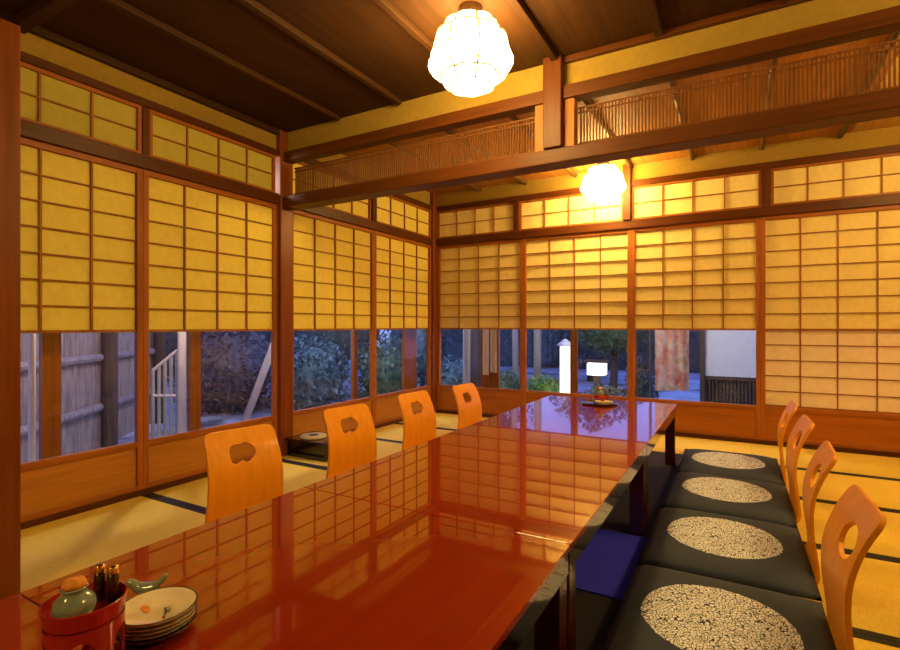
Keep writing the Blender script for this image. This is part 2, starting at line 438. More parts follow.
# lattice
for a, b, side in ((XL+.06, -.907, 'left'), (-.698, XR, 'right')):
    mb = MB(); x = a+.012
    while x < b-.006:
        mb.box((x-.0032, YP+.066, 1.796), (x+.0032, YP+.074, 2.015)); x += .0155
    for z in (1.83, 1.985, 2.010): mb.box((a, YP+.063, z-.004), (b, YP+.066, z+.004))
    n_trim[0] += 1
    struct(mb.build('trim_%d' % n_trim[0], M['latt']), 'fine upright slat lattice in the partition %s of the middle post' % side, 'lattice')
# near ceiling battens and far ceiling poles
words = ['nearest the left wall', 'second from the left wall', 'third from the left wall, left of the near lantern', 'meeting the middle partition post', 'right of the middle partition post', 'second right of the middle partition post', 'third right of the middle partition post', 'nearest the right wall']
for i in range(-3, 5):
    x = -.79+.482*i
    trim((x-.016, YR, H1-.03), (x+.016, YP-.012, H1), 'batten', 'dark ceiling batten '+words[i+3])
for i in range(-3, 4):
    x = -.79+.482*i
    n_trim[0] += 1
    o = MB().tube([(x, YP+.095, H2-.02), (x, YB-.002, H2-.02)], .018, 10).build('trim_%d' % n_trim[0], M['pole'], smooth=True)
    struct(o, 'thin round pole under the far ceiling '+words[i+3].replace('meeting', 'in line with').replace('near lantern', 'far lantern'), 'pole')

# ------------------------------------------------------------------ screens and transoms
window(on_left, 'y', .64, 1.546, 4, 'paper screen with raised sash beside the near brown post')
window(on_left, 'y', 1.547, 2.455, 4, 'paper screen with raised sash left of the corner post, leaning pole outside')
window(on_left, 'y', 2.572, 3.530, 4, 'paper screen with raised sash just right of the corner post')
window(on_left, 'y', 3.531, 4.478, 4, 'paper screen with raised sash at the far left, next to the far corner')
window(on_back, 'x', -2.728, -1.776, 4, 'back paper screen with raised sash behind the farthest left chair', paper='lamplit_paper')
window(on_back, 'x', -1.775, -.786, 4, 'back paper screen with raised sash behind the far condiment set', paper='lamplit_paper')
window(on_back, 'x', -.785, .165, 4, 'back paper screen with raised sash showing a white outbuilding wall', paper='lamplit_paper')
window(on_back, 'x', .166, 1.12, 4, 'back paper screen with lowered sash and no glass showing', closed=True, paper='lamplit_paper', low='pale_paper')
window(on_back, 'x', 1.121, 1.99, 4, 'back paper screen with lowered sash against the right wall', closed=True, paper='lamplit_paper', low='pale_paper')
zt0, zt1 = NT_, 2.075
transom(on_left, 'y', .64, 1.54, zt0, zt1, 4, 'paper transom over the screen beside the near post', 'dim_paper')
transom(on_left, 'y', 1.581, 2.44, zt0, zt1, 4, 'paper transom left of the corner post', 'dim_paper')
transom(on_left, 'y', 2.572, 3.49, zt0, 2.10, 4, 'paper transom right of the corner post under the beam')
transom(on_left, 'y', 3.55, 4.478, zt0, 2.10, 4, 'paper transom on the left wall next to the far corner')
transom(on_back, 'x', -2.728, -1.856, zt0, 2.10, 4, 'back paper transom next to the far corner', 'lamplit_paper')
transom(on_back, 'x', -1.809, -.852, zt0, 2.10, 4, 'back paper transom behind the far lantern', 'lamplit_paper')
transom(on_back, 'x', -.784, .169, zt0, 2.10, 4, 'back paper transom just right of the far lantern', 'lamplit_paper')
transom(on_back, 'x', .233, 1.12, zt0, 2.10, 4, 'back paper transom over the lowered screen', 'lamplit_paper')
transom(on_back, 'x', 1.121, 1.99, zt0, 2.10, 4, 'back paper transom against the right wall', 'lamplit_paper')

# outer sliding glass doors beyond the screens
def outer(mp, s0, s1, wl, wr, label, off=.17):
    n_win[0] += 1
    root = empty('window_%d' % n_win[0], mp((s0+s1)/2, off, 0)); base = Vector(root.location)
    struct(root, label, 'glass door')
    mb = MB()
    mb.box(mp(s0, off-.016, -.12), mp(s0+wl, off+.016, 1.85)); mb.box(mp(s1-wr, off-.016, -.12), mp(s1, off+.016, 1.85))
    mb.box(mp(s0+wl, off-.014, -.12), mp(s1-wr, off+.014, .12)); mb.box(mp(s0+wl, off-.014, 1.78), mp(s1-wr, off+.014, 1.85))
    o = mb.build('frame', M['stile_z'], origin=base); o.parent = root; o.location = (0,0,0)
    o = MB().box(mp(s0+wl, off-.002, .12), mp(s1-wr, off+.002, 1.78)).build('glass_pane', M['glass'], origin=base); o.parent = root; o.location = (0,0,0)
outer(on_left, .40, 1.20, .04, .04, 'outer glass door beyond the screen beside the near post')
outer(on_left, 1.201, 1.96, .04, .035, 'outer glass door in front of the bamboo fence')
outer(on_left, 1.961, 2.72, .035, .03, 'outer glass door in front of the leaning pole')
outer(on_left, 2.721, 3.48, .03, .025, 'outer glass door right of the corner post')
outer(on_left, 3.481, 4.46, .025, .22, 'outer glass door at the far left corner')
outer(on_back, -2.30, -1.33, .2, .03, 'outer glass door beyond the back screen at the far corner')
outer(on_back, -1.329, -.80, .03, .03, 'outer glass door in front of the garden lamps')
outer(on_back, -.799, .40, .03, .03, 'outer glass door in front of the outbuilding')

# free post near the viewer, with its lintel
t = trim((-2.225, .655, -.042), (-2.072, .765, 1.90), 'post', 'brown square post close to the viewer at the left edge', .006)
trim((-2.19, YR, 1.80), (-2.09, .653, 1.90), 'post', 'beam running from the near post towards the viewer')

# ------------------------------------------------------------------ tatami
def mat_(x0, x1, y0, y1, label):
    c = ((x0+x1)/2, (y0+y1)/2, -.04)
    root = empty('tatami_mat', c); tag(root, label, 'straw mat', 'straw mats covering the floor')
    o = MB().box((x0+.001, y0+.03, -.04), (x1-.001, y1-.03, 0)).build('straw_surface', M['tatami'], origin=c); o.parent = root; o.location = (0,0,0)
    for ya, yb in ((y0+.001, y0+.03), (y1-.03, y1-.001)):
        o = MB().box((x0+.001, ya, -.04), (x1-.001, yb, .001)).build('border', M['heri'], origin=c); o.parent = root; o.location = (0,0,0)
XA = -1.03
mat_(-2.75, -1.21, -.12, .72, 'straw mat behind the near brown post')
mat_(-2.75, -1.21, .72, 1.56, 'straw mat in front of the first left chair, beside the near post')
mat_(-2.75, -1.21, 1.56, 2.40, 'straw mat under the first left chair, beside the corner post')
mat_(-2.75, -1.21, 2.40, 3.23, 'straw mat under the second left chair and the black stand')
mat_(-2.75, -1.21, 3.23, 3.84, 'straw mat under the third and fourth left chairs')
mat_(-2.75, -1.21, 3.84, 4.55, 'straw mat along the back wall in the far corner')
mat_(-1.21, .10, 3.87, 4.55, 'straw mat behind the far end of the long table')
mat_(.10, XR, 3.87, 4.55, 'straw mat along the back wall right of the table')
mat_(.10, XR, 3.21, 3.87, 'straw mat beside the farthest right chair')
mat_(.10, XR, 2.54, 3.21, 'straw mat beside the second farthest right chair')
mat_(.10, XR, 1.88, 2.54, 'straw mat beside the second nearest right chair')
mat_(.10, XR, 1.22, 1.88, 'straw mat beside the nearest right chair')
mat_(.10, XR, .56, 1.22, 'straw mat nearest the viewer at the right')
tag(MB().box((-1.209, -.2, -.041), (.099, 3.869, 0)).build('sheet', M['navy']), 'dark sheet under the long lacquer tables', 'sheet')  # one flat near-black sheet filling the floor under the tables

# ------------------------------------------------------------------ tables
TX0, TX1, TZ = -1.19, -.335, .392
def table(y0, y1, label):
    root = empty('low_table', ((TX0+TX1)/2, (y0+y1)/2, 0)); base = Vector(root.location)
    tag(root, label, 'table', 'red lacquer tables set end to end')
    def part(mb, name, mat, **k):
        o = mb.build(name, M[mat], origin=base, **k); o.parent = root; o.location = (0,0,0)
    g = .0018
    part(MB().box((TX0, y0+g, TZ-.014), (TX1, y1-g, TZ)), 'tabletop', 'table', bevel=.001)
    a = MB(); x0, x1, b0, b1 = TX0+.004, TX1-.004, y0+.006, y1-.006
    for p, q in (((x0,b0),(x0+.02,b1)), ((x1-.02,b0),(x1,b1)), ((x0+.02,b0),(x1-.02,b0+.02)), ((x0+.02,b1-.02),(x1-.02,b1))):
        a.box((*p, .325), (*q, TZ-.0142))
    part(a, 'apron', 'apron')
    for sx in (0, 1):
        for sy in (0, 1):
            px = x0+.002 if sx == 0 else x1-.062
            py = b0+.002 if sy == 0 else b1-.062
            part(MB().box((px, py, .0), (px+.06, py+.06, .3248)), 'leg', 'leg' , bevel=.004)
table(-.75, .434, 'red lacquer low table nearest the viewer, under the red condiment stand')
table(.434, 1.165, 'red lacquer low table carrying the stack of small plates, second from the viewer')
table(1.165, 2.35, 'red lacquer low table in the middle of the row, bare and glossy')
table(2.35, 3.61, 'red lacquer low table at the far end under the far condiment set')

# ------------------------------------------------------------------ cushions
tag(MB().box((-.86, 1.72, .0005), (-.325, 2.27, .006)).build('floor_patch', M['blue']), 'flat blue patch on the dark sheet under the middle table', 'cloth')  # saturated blue rectangle laid flat on the floor under the table
def cushion_mesh():
    mb = MB(); n = 20; hw, hd = .262, .318
    def top(i, j, s):
        u, v = -1+2*i/n, -1+2*j/n
        e = max(abs(u), abs(v))
        z = .055*(1-abs(u)**6)*(1-abs(v)**6)**.8
        return (u*hw*(1-.02*(1-(1-abs(v))**2)*0), v*hd, .058+s*z*(.55 if s > 0 else .6))
    for s in (1, -1):
        g = [[mb.bm.verts.new(top(i, j, s)) for j in range(n+1)] for i in range(n+1)]
        for i in range(n):
            for j in range(n): mb.bm.faces.new((g[i][j], g[i+1][j], g[i+1][j+1], g[i][j+1]))
    bmesh.ops.remove_doubles(mb.bm, verts=mb.bm.verts, dist=1e-5)
    return mb
cu = cushion_mesh().build('floor_cushion', M['cushion'], smooth=True)
cush = [(1.555, 'dark grey cushion with pale round medallion, nearest the viewer'),
        (2.195, 'dark grey medallion cushion second from the viewer, by the joint of the tables'),
        (2.835, 'dark grey medallion cushion third from the viewer, before the last one'),
        (3.455, 'dark grey medallion cushion at the far end of the right row')]
for i, (y, lab) in enumerate(cush):
    o = cu if i == 0 else cu.copy()
    if i: C.objects.link(o)
    o.location = (-.037, y, .012); o.rotation_euler.z = R((0, .5, -.6, .4)[i]); tag(o, lab, 'cushion', 'cushions in the right row')

# ------------------------------------------------------------------ legless chairs (faces +x)
def chair_sheet(s0, s1, name, root, hole=None, width=None):
    # profile in (x, z): seat runs forward, bends up into an S shaped back
    key = [(.50, .006), (.35, .006), (.12, .007), (.06, .012), (.024, .030), (.004, .062), (.006, .12), (.016, .20), (.018, .27), (.010, .33), (-.014, .40), (-.052, .47)]
    pts = []
    def cr(p0, p1, p2, p3, t):
        return tuple(.5*((2*b)+(-a+c)*t+(2*a-5*b+4*c-d)*t*t+(-a+3*b-3*c+d)*t**3) for a, b, c, d in zip(p0, p1, p2, p3))
    for i in range(len(key)-1):
        p0, p1, p2, p3 = key[max(i-1,0)], key[i], key[i+1], key[min(i+2, len(key)-1)]
        for q in range(12): pts.append(cr(p0, p1, p2, p3, q/12))
    pts.append(key[-1])
    L = [0]
    for a, b in zip(pts, pts[1:]): L.append(L[-1]+math.dist(a, b))
    T = L[-1]
    def prof(s):
        for i in range(len(L)-1):
            if L[i+1] >= s: break
        t = (s-L[i])/max(L[i+1]-L[i], 1e-9)
        return pts[i][0]+(pts[i+1][0]-pts[i][0])*t, pts[i][1]+(pts[i+1][1]-pts[i][1])*t
    ns, nw = 80 if hole else 30, 60 if hole else 20
    mb = MB(); g = []
    for i in range(ns+1):
        s = s0*T+(s1-s0)*T*i/ns; x, z = prof(s)
        h = width(z, T-s)
        row = []
        for j in range(nw+1):
            w = -h+2*h*j/nw
            q = Vector((w, s-T))
            if hole: q = hole(q)
            x2, z2 = prof(min(max(T+q[1], 0), T))
            row.append(mb.bm.verts.new((x2, q[0], z2)))
        g.append(row)
    for i in range(ns):
        for j in range(nw):
            f = [g[i][j], g[i+1][j], g[i+1][j+1], g[i][j+1]]
            if hole:
                s = s0*T+(s1-s0)*T*(i+.5)/ns; h = width(prof(s)[1], T-s)
                w = -h+2*h*(j+.5)/nw
                if hole(Vector((w, s-T)), True): continue
            mb.bm.faces.new(f)
    for v in [v for v in mb.bm.verts if not v.link_faces]: mb.bm.verts.remove(v)
    o = mb.build(name, M['chair'], root, smooth=True)
    md = o.modifiers.new('thick', 'SOLIDIFY'); md.thickness = .012; md.offset = 0
    bv = o.modifiers.new('bevel', 'BEVEL'); bv.width = .003; bv.segments = 2; bv.limit_method = 'ANGLE'; bv.angle_limit = R(50)
    return o
def back_width(z, from_top):
    h = .172-.020*max(0, min(1, (z-.05)/.42))
    r = .032
    if from_top < r: h -= r-math.sqrt(max(0, r*r-(r-from_top)**2))
    return h
def outline_hole(fn, c):
    # fn(angle) -> radius of the cut-out about centre c; points just outside/inside are pulled to the rim
    def hole(q, test=False):
        d = Vector((q[0]-c[0], q[1]-c[1])); a = math.atan2(d[1], d[0]); r = fn(a)
        if test: return d.length < r
        if abs(d.length-r) < .0042 and d.length > 1e-6:
            d = d.normalized()*r; return Vector((c[0]+d[0], c[1]+d[1]))
        return q
    return hole
def gourd(a):      # wide fan-like opening with a dip below
    return .037+.020*abs(math.cos(a))-.010*max(0, math.cos(a+PI/2))**6+.003*math.cos(5*a)
def handle(a):
    return 1/math.sqrt((math.cos(a)/.066)**2+(math.sin(a)/.043)**2)
def chair(hole, label):
    root = empty('legless_chair'); tag(root, label, 'chair')
    chair_sheet(.44, 1.0, 'backrest', root, hole, back_width)
    chair_sheet(0, .4399, 'seat', root, None, lambda z, t: .172)
    return root
ca = chair(outline_hole(gourd, (-.012, -.105)), '')
cb = chair(outline_hole(handle, (.052, -.105)), '')
left = [(-1.76, 1.40, -9, 'legless wooden chair nearest the viewer at the left of the table, tan cut-out'),
        (-1.765, 2.065, -8, 'legless wooden chair second from the viewer on the left side, by the corner post'),
        (-1.765, 2.71, -5, 'legless wooden chair third from the viewer on the left side of the table'),
        (-1.70, 3.28, -3, 'legless wooden chair farthest from the viewer on the left side, near the far corner')]
right = [(.236, 1.60, 1, 'legless wooden chair beside the nearest cushion on the right'),
         (.243, 2.215, -2, 'legless wooden chair second nearest on the right, in front of the pale mats'),
         (.243, 2.85, 1, 'legless wooden chair third on the right, overlapped by the second'),
         (.235, 3.40, -1, 'legless wooden chair farthest on the right, seen almost edge on')]
for lst, proto, base, grp in ((left, ca, 0, 'chairs along the left side of the tables'), (right, cb, 180, 'chairs along the right side of the tables')):
    for i, (x, y, a, lab) in enumerate(lst):
        o = proto if i == 0 else copy_tree(proto)
        o.location = (x, y, .002); o.rotation_euler.z = R(base+a); tag(o, lab, 'chair', grp)

# ------------------------------------------------------------------ lanterns
def lantern():
    root = empty('paper_lantern')
    prof = [(.055, 0), (.10, .003), (.125, .018), (.135, .04), (.145, .06), (.168, .075), (.192, .10), (.2065, .13), (.207, .15), (.198, .175), (.188, .205), (.182, .235), (.178, .262), (.168, .285), (.150, .300), (.137, .315), (.136, .335), (.130, .352), (.095, .362)]
    def lobe(a, z): return .935+.085*abs(math.sin(a*4+.35))**.7
    MB().lathe(prof, n=96, lobe=lobe).build('shade', M['lantern'], root, smooth=True)
    mb = MB()
    for k in range(8):
        a = (k*PI-.35)/4
        mb.tube([((r*.935+.0025)*math.cos(a), (r*.935+.0025)*math.sin(a), z) for r, z in prof[1:-1]], .0058, 6)
    for r, z in ((.145, .06), (.168, .285)):
        mb.tube([((r*lobe(a, z)+.0025)*math.cos(a), (r*lobe(a, z)+.0025)*math.sin(a), z) for a in [2*PI*i/96 for i in range(97)]], .0052, 6)
    mb.build('wire_frame', M['wire'], root)
    MB().lathe([(.05, .3625), (.05, .368), (.06, .372), (.06, .4525)], n=24).build('ceiling_cap', M['batten'], root, smooth=False)
    return root
la = lantern(); la.scale = (.86, .86, .75); la.location = (-.985, 1.92, H1-.425*.80)
tag(la, 'large lit white paper lantern on the near dark ceiling', 'lantern', 'round paper ceiling lanterns')
lb = copy_tree(la); sh = [c for c in lb.children if c.name.startswith('shade')][0]; sh.data = sh.data.copy(); sh.data.materials[0] = M['lantern_far']; lb.location = (-.965, 4.30, H2-.425*.80)
tag(lb, 'lit white paper lantern on the far ceiling, close to the back screens', 'lantern', 'round paper ceiling lanterns')
ld = copy_tree(la); ld.location = (1.35, 1.75, H1-.425*.80)
tag(ld, 'lit white paper lantern on the near ceiling towards the right wall', 'lantern', 'round paper ceiling lanterns')
le = copy_tree(la); le.location = (1.35, 3.2, H2-.425*.80)  # unseen lantern added to brighten the right end of the room
tag(le, 'fill lantern added out of view on the paler far ceiling at the right', 'lantern', 'round paper ceiling lanterns')
lc = copy_tree(la); lc.location = (-.985, -1.1, H1-.425*.80)  # unseen lantern added as fill light for the front of the room
tag(lc, 'fill lantern added out of view on the ceiling behind the viewer', 'lantern', 'round paper ceiling lanterns')

# ------------------------------------------------------------------ table ware
def plate(mat, motif=False):
    root = empty('small_plate')
    MB().lathe([(.030, 0), (.034, .002), (.050, .006), (.0595, .013), (.0600, .0145), (.0575, .0148), (.048, .0085), (.030, .005), (0, .0045)], n=40).build('dish', M[mat], root, smooth=True)
    MB().tube([(.0592*math.cos(a), .0592*math.sin(a), .0148) for a in [2*PI*i/40 for i in range(41)]], .0011, 6).build('glazed_rim', M['rim'], root)
    if motif:
        mb = MB().tube([(.0, .012, .0062), (.015, .010, .0062), (.03, .002, .0068)], .0009, 5)
        for x, y in ((.004, .016), (.012, .015), (.020, .012)): mb.tube([(x, y-.006, .0062), (x-.002, y+.003, .0062)], .0008, 5)
        mb.build('painted_twig', M['rim'], root)
        MB().lathe([(.0028, .006), (.0028, .0072), (0, .0076)], (.033, .0, .0008), n=10).build('painted_berry', M['red'], root)
        MB().lathe([(.016, .0055), (.012, .0062), (0, .0064)], (-.022, -.012, .0), n=16, sx=1.1, sy=.4).build('painted_leaf', M['cork'], root)
    return root
def jar():
    root = empty('celadon_jar')
    MB().lathe([(.018, 0), (.024, .002), (.031, .014), (.033, .025), (.030, .036), (.022, .044), (.0185, .048), (.020, .052), (.022, .054), (.019, .0545)], n=32, lobe=lambda a, z: 1+.02*math.cos(6*a)).build('body', M['celadon'], root, smooth=True)
    MB().lathe([(.018, .0546), (.019, .060), (.016, .066), (.008, .069), (0, .0695)], n=20).build('lid', M['cork'], root, smooth=True)
    return root
def stand():
    root = empty('condiment_stand')
    mb = MB().lathe([(0, .066), (.046, .066), (.049, .069), (.0525, .088), (.051, .089), (.0465, .071), (0, .0695)], n=40)
    mb.lathe([(.050, .010), (.051, .0), (.046, .0), (.046, .010)], n=40)
    n = 120
    def low(i):                                   # lower edge of the wall: five round-topped openings
        t = ((i % 24)-12)/9.0
        return .0101 if abs(t) >= 1 else .0101+.044*math.sqrt(1-t*t)**.7
    for i in range(n):
        a, b = 2*PI*i/n+.1, 2*PI*(i+1)/n+.1
        za, zb = low(i), low(i+1)
        P = lambda r, t, z: (r*math.cos(t), r*math.sin(t), z)
        mb.quad(P(.0495, a, za), P(.0495, b, zb), P(.0495, b, .0665), P(.0495, a, .0665))
        mb.quad(P(.0465, a, za), P(.0465, b, zb), P(.0465, b, .0665), P(.0465, a, .0665))
        mb.quad(P(.0465, a, za), P(.0465, b, zb), P(.0495, b, zb), P(.0495, a, za))
    bmesh.ops.remove_doubles(mb.bm, verts=mb.bm.verts, dist=1e-6)
    mb.build('holder', M['red'], root, smooth=False)
    MB().lathe([(0, 0), (.052, .0), (.0525, .003), (.052, .0035), (0, .0035)], (0,0,-.0037), n=40).build('foot_disc', M['black'], root, smooth=True)
    return root
def bottle():
    root = empty('condiment_bottle')
    MB().lathe([(.0085, 0), (.0105, .002), (.0105, .042), (.009, .046)], n=20).build('body', M['bottle'], root, smooth=True)
    MB().lathe([(.0098, .0462), (.0102, .048), (.0102, .057), (.008, .059), (0, .0595)], n=20).build('cap', M['gold'], root, smooth=True)
    return root
def bird():
    root = empty('celadon_bird')
    mb = MB().tube([(x, 0, z) for x, z in ((-.037,.026),(-.0355,.027),(-.031,.028),(-.025,.027),(-.019,.022),(-.009,.0165),(.006,.0160),(.016,.0195),(.024,.0275),(.031,.035),(.037,.042))],
                   [.0008, .005, .0078, .0078, .0085, .0118, .0125, .0100, .0058, .0046, .0030], 16)
    mb.tube([(0, 0, 0), (0, 0, .007)], [.011, .008], 14)
    mb.build('body', M['celadon'], root, smooth=True)
    MB().tube([(-.037, 0, .026), (-.044, 0, .0245)], [.0024, .0006], 8).build('beak', M['cork'], root)
    for sy_ in (-1, 1):
        MB().lathe([(0, -.0012), (.0012, 0), (0, .0012)], (-.031, sy_*.0072, .0305), n=8).build('eye', M['black'], root)
    return root

T0 = TZ+.0004
# near set
x, y = -.842, .495; 
specs = [('speck', False, 'speckled dark small plate at the bottom of the plate stack'), ('cream', False, 'cream small plate second from the bottom of the stack'),
         ('cream', False, 'cream small plate in the middle of the stack'), ('cream', False, 'cream small plate just under the top one'), ('cream', True, 'cream small plate on top of the stack with twig and berry painted on it')]
for i, (m, mo, lab) in enumerate(specs):
    p = plate(m, mo); p.location = (x+random.uniform(-.001,.001), y+random.uniform(-.001,.001), T0+.0068*i); p.rotation_euler.z = -.25 if mo else random.uniform(0, 6)
    tag(p, lab, 'plate', 'stack of small plates')
sx, sy = -.826, .3805
s = stand(); s.location = (sx, sy, T0+.0048); s.scale = (1, 1, 1.2); tag(s, 'red lacquer condiment stand with arched openings beside the plate stack', 'condiment stand')
zs = T0+.0048+.0712*1.2
j = jar(); j.location = (sx+.007, sy-.017, zs); j.scale = (.80, .80, .86); tag(j, 'grey-green jar with orange lid standing in the near red stand', 'jar')
for dx, dy, lab in ((-.019, .029, 'dark bottle with gold cap right beside the grey-green jar in the stand'), (.002, .037, 'dark bottle with gold cap nearest the bird, in the stand')):
    b = bottle(); b.location = (sx+dx, sy+dy, zs); b.scale = (.78, .78, .92); tag(b, lab, 'bottle', 'condiment bottles in the red stand')
b = bird(); b.location = (-.961, .545, T0); b.rotation_euler.z = R(33); tag(b, 'small grey-green ceramic bird behind the plate stack', 'figurine')
# far set on a black tray
fx, fy = -.775, 3.36
tr = MB().lathe([(0, 0), (.108, 0), (.118, .010), (.116, .0115), (.106, .003), (0, .0028)], (0,0,0), n=48).build('serving_tray', M['black'], smooth=True)
tr.location = (fx, fy, T0); tag(tr, 'round black tray at the far end of the tables', 'tray')
zf = T0+.0032
s2 = copy_tree(s); s2.location = (fx+.0, fy+.04, zf+.003); s2.scale = (.9, .9, .55); tag(s2, 'red lacquer condiment stand on the far black tray', 'condiment stand')
j2 = copy_tree(j); j2.location = (fx-.005, fy+.04, zf+.003+.0712*.55); tag(j2, 'grey-green jar with orange lid on the far black tray', 'jar')
for i, lab in enumerate(('cream small plate lying on the far black tray', 'cream small plate stacked on another on the far black tray')):
    p = plate('cream'); p.location = (fx+.035, fy-.042, zf+.001+.0068*i); tag(p, lab, 'plate', 'plates on the far tray')

# black stand and straw mat by the corner post
root = empty('black_stand', (-2.54, 2.63, .0015)); tag(root, 'low black lacquered stand on the mats behind the corner post', 'stand')
MB().box((-.19, -.14, .112), (.19, .14, .125)).build('top', M['black'], root, bevel=.004)
MB().box((-.175, -.125, 0), (.175, .125, .1118)).build('body', M['black'], root, bevel=.004)
root = empty('round_mat', (-2.56, 2.60, .127)); tag(root, 'round pale woven mat lying on the low black stand', 'woven mat')
MB().lathe([(0, 0), (.088, 0), (.092, .008), (.088, .016), (0, .018)], n=36).build('woven_disc', M['straw'], root, smooth=True)
MB().lathe([(.035, .0181), (.03, .0195), (0, .0198)], n=24).build('centre_patch', M['bark'], root)
tag(MB().tube([(-2.30, 2.512, .11), (-2.295, 2.508, .06), (-2.27, 2.50, .008), (-2.2, 2.47, .005), (-2.05, 2.44, .005)], .004, 6).build('cord', M['granite'], smooth=True), 'thin grey cord hanging from the low black stand', 'cord')

# ------------------------------------------------------------------ garden outside
GZ = -.35
mb = MB()
mb.quad((-16, -4, GZ), (XL-.28, -4, GZ), (XL-.28, 16, GZ), (-16, 16, GZ)); mb.quad((XL-.28, YB+.28, GZ), (8, YB+.28, GZ), (8, 16, GZ), (XL-.28, 16, GZ))
struct(mb.build('ground', M['ground']), 'pale bluish gravel garden outside the windows', 'ground')

# split bamboo fence
A = Vector((-4.55, 1.30, GZ)); B = Vector((-6.75, 4.0, GZ)); D = (B-A); Lf = D.length; dx = D.normalized(); nx = Vector((dx.y, -dx.x, 0))
if nx.dot(Vector((1,0,0))) < 0: nx = -nx
root = empty('bamboo_fence', A); tag(root, 'weathered split bamboo fence in the garden beyond the left window', 'fence')
mb = MB(); k = 0
while k*.045 < Lf:
    p = dx*(k*.045+.02); h = 2.0+random.uniform(-.04, .04)
    mb.tube([(p.x, p.y, 0), (p.x, p.y, h)], random.uniform(.018, .023), 6); k += 1
mb.build('bamboo_slats', M['fence'], root)
for z in (.42, .93, 1.5):
    p, q = nx*.04, dx*Lf+nx*.04
    MB().tube([(p.x, p.y, z), (q.x, q.y, z)], .04, 8).build('rail', M['fence'], root)
for t_ in (.545, .92):
    p = dx*(Lf*t_)+nx*.11
    MB().tube([(p.x, p.y, 0), (p.x, p.y, 2.1)], .07, 10).build('post', M['bark'], root)
# trellis
root = empty('garden_trellis', at(165, 4.6, GZ)); base = Vector(root.location); tag(root, 'small wooden trellis with sloping top rail left of the white garden post', 'trellis')
pts = [at(u, 4.6, GZ)-base for u in (153, 159, 165, 171, 177)]
for i, p in enumerate(pts):
    h = .36+.30+.035*i*1.2
    MB().box((p.x-.011, p.y-.011, 0), (p.x+.011, p.y+.011, h+.2)).build('upright', M['palebark'], root)
for h0, h1 in ((.85, 1.03), (.62, .62)):
    MB().tube([pts[0]+Vector((0,0,h0)), pts[-1]+Vector((0,0,h1))], .014, 6).build('rail', M['palewood'], root)
def post_(u, d, r, h, mat, lab, name='garden_post', tilt=(0,0)):
    p = at(u, d, GZ)
    o = MB().tube([(0,0,0), (tilt[0]*.5, tilt[1]*.5, h*.5), (tilt[0], tilt[1], h)], [r, r*.97, r*.93], 12).build(name, M[mat], smooth=True)
    o.location = p; tag(o, lab, 'post' if 'post' in name or 'pole' in name else 'tree'); return o
post_(182, 4.5, .035, 2.2, 'palewood', 'straight pale garden post standing right of the trellis')
post_(32, 2.95, .018, 2.2, 'palewood', 'slim pale post outside the window beside the near brown post')
p0, p1 = at(243, 6.3, GZ), at(292, 6.0, 1.25)
o = MB().tube([Vector((0,0,0)), p1-p0], .045, 10).build('support_pole', M['palewood'], smooth=True); o.location = p0
tag(o, 'pale pole leaning diagonally in the garden beyond the left window', 'pole')

def shrub(u, d, z0, rad, n, size, mat, lab, name='shrub', core=True, trunk=None):
    p = at(u, d, GZ); root = empty(name, p); tag(root, lab, 'tree' if 'tree' in name else 'shrub')
    c = (0, 0, z0+rad[2])
    mb = MB()
    if core:
        prof = [(rad[0]*.72*math.sin(PI*i/8), -rad[2]*.72*math.cos(PI*i/8)) for i in range(9)]
        mb.lathe(prof, c, n=14)
    mb.leaves(c, rad, n, size)
    o = mb.build('foliage', M[mat], root); 
    MB().tube([(0,0,0), (.02,0,(z0+rad[2])*.5), (0,.02,z0+rad[2])], [trunk or .05, (trunk or .05)*.8, (trunk or .05)*.5], 8).build('trunk', M['bark'], root)
    return root
shrub(228, 7.6, -.35, (.8, .8, .85), 3600, .05, 'twig', 'bare brown twiggy shrub left of the leaning pole', core=True)
shrub(255, 11.2, .1, (1.25, 1.25, 1.6), 2200, .07, 'leaf_dark', 'large dark shrub behind the leaning pole')
shrub(312, 7.0, -.1, (.55, .55, .62), 2200, .045, 'leaf_blue', 'round bluish shrub just right of the corner post outside')
shrub(340, 9.5, .3, (1.1, 1.1, 1.0), 2000, .06, 'leaf_dark', 'tall dark shrub outside the screen right of the corner post')
shrub(386, 7.6, -.1, (.5, .5, .62), 1800, .045, 'leaf_mid', 'green shrub outside the far left screen')
shrub(422, 9.2, 0, (.4, .4, 1.0), 1500, .05, 'leaf_blue', 'bluish shrub outside at the far corner of the room')
shrub(452, 8.0, -.1, (.42, .42, .45), 1500, .04, 'leaf_blue', 'low bluish shrub outside the back screen by the corner')
shrub(506, 7.6, -.15, (.3, .3, .38), 1500, .035, 'leaf_mid', 'low green shrub right of the pale lamplight strips')
shrub(541, 6.6, -.05, (.28, .28, .34), 1800, .03, 'leaf_green', 'bright green round shrub left of the tall white garden lamp')
shrub(556, 7.3, .0, (.34, .34, .26), 1000, .03, 'leaf_olive', 'low olive shrub at the foot of the tall white garden lamp')
shrub(606, 5.9, -.02, (.32, .32, .30), 1600, .03, 'leaf_olive', 'low olive shrub in front of the white lamp box')
shrub(641, 6.7, -.1, (.22, .22, .5), 1200, .03, 'leaf_dark', 'dark shrub outside left of the floral banner')
shrub(613, 8.2, .75, (.62, .62, .42), 2600, .04, 'leaf_mid', 'clipped tree with dome crown over the white lamp box', 'tree', trunk=.07)
shrub(470, 12.0, .2, (1.6, 1.6, 2.0), 2200, .08, 'leaf_dark', 'tall dark tree far behind the corner of the garden', 'tree', trunk=.12)
shrub(592, 11.5, .2, (1.05, 1.05, 1.2), 2600, .08, 'leaf_blue', 'broad bluish tree far behind the garden lamps', 'tree', trunk=.12)
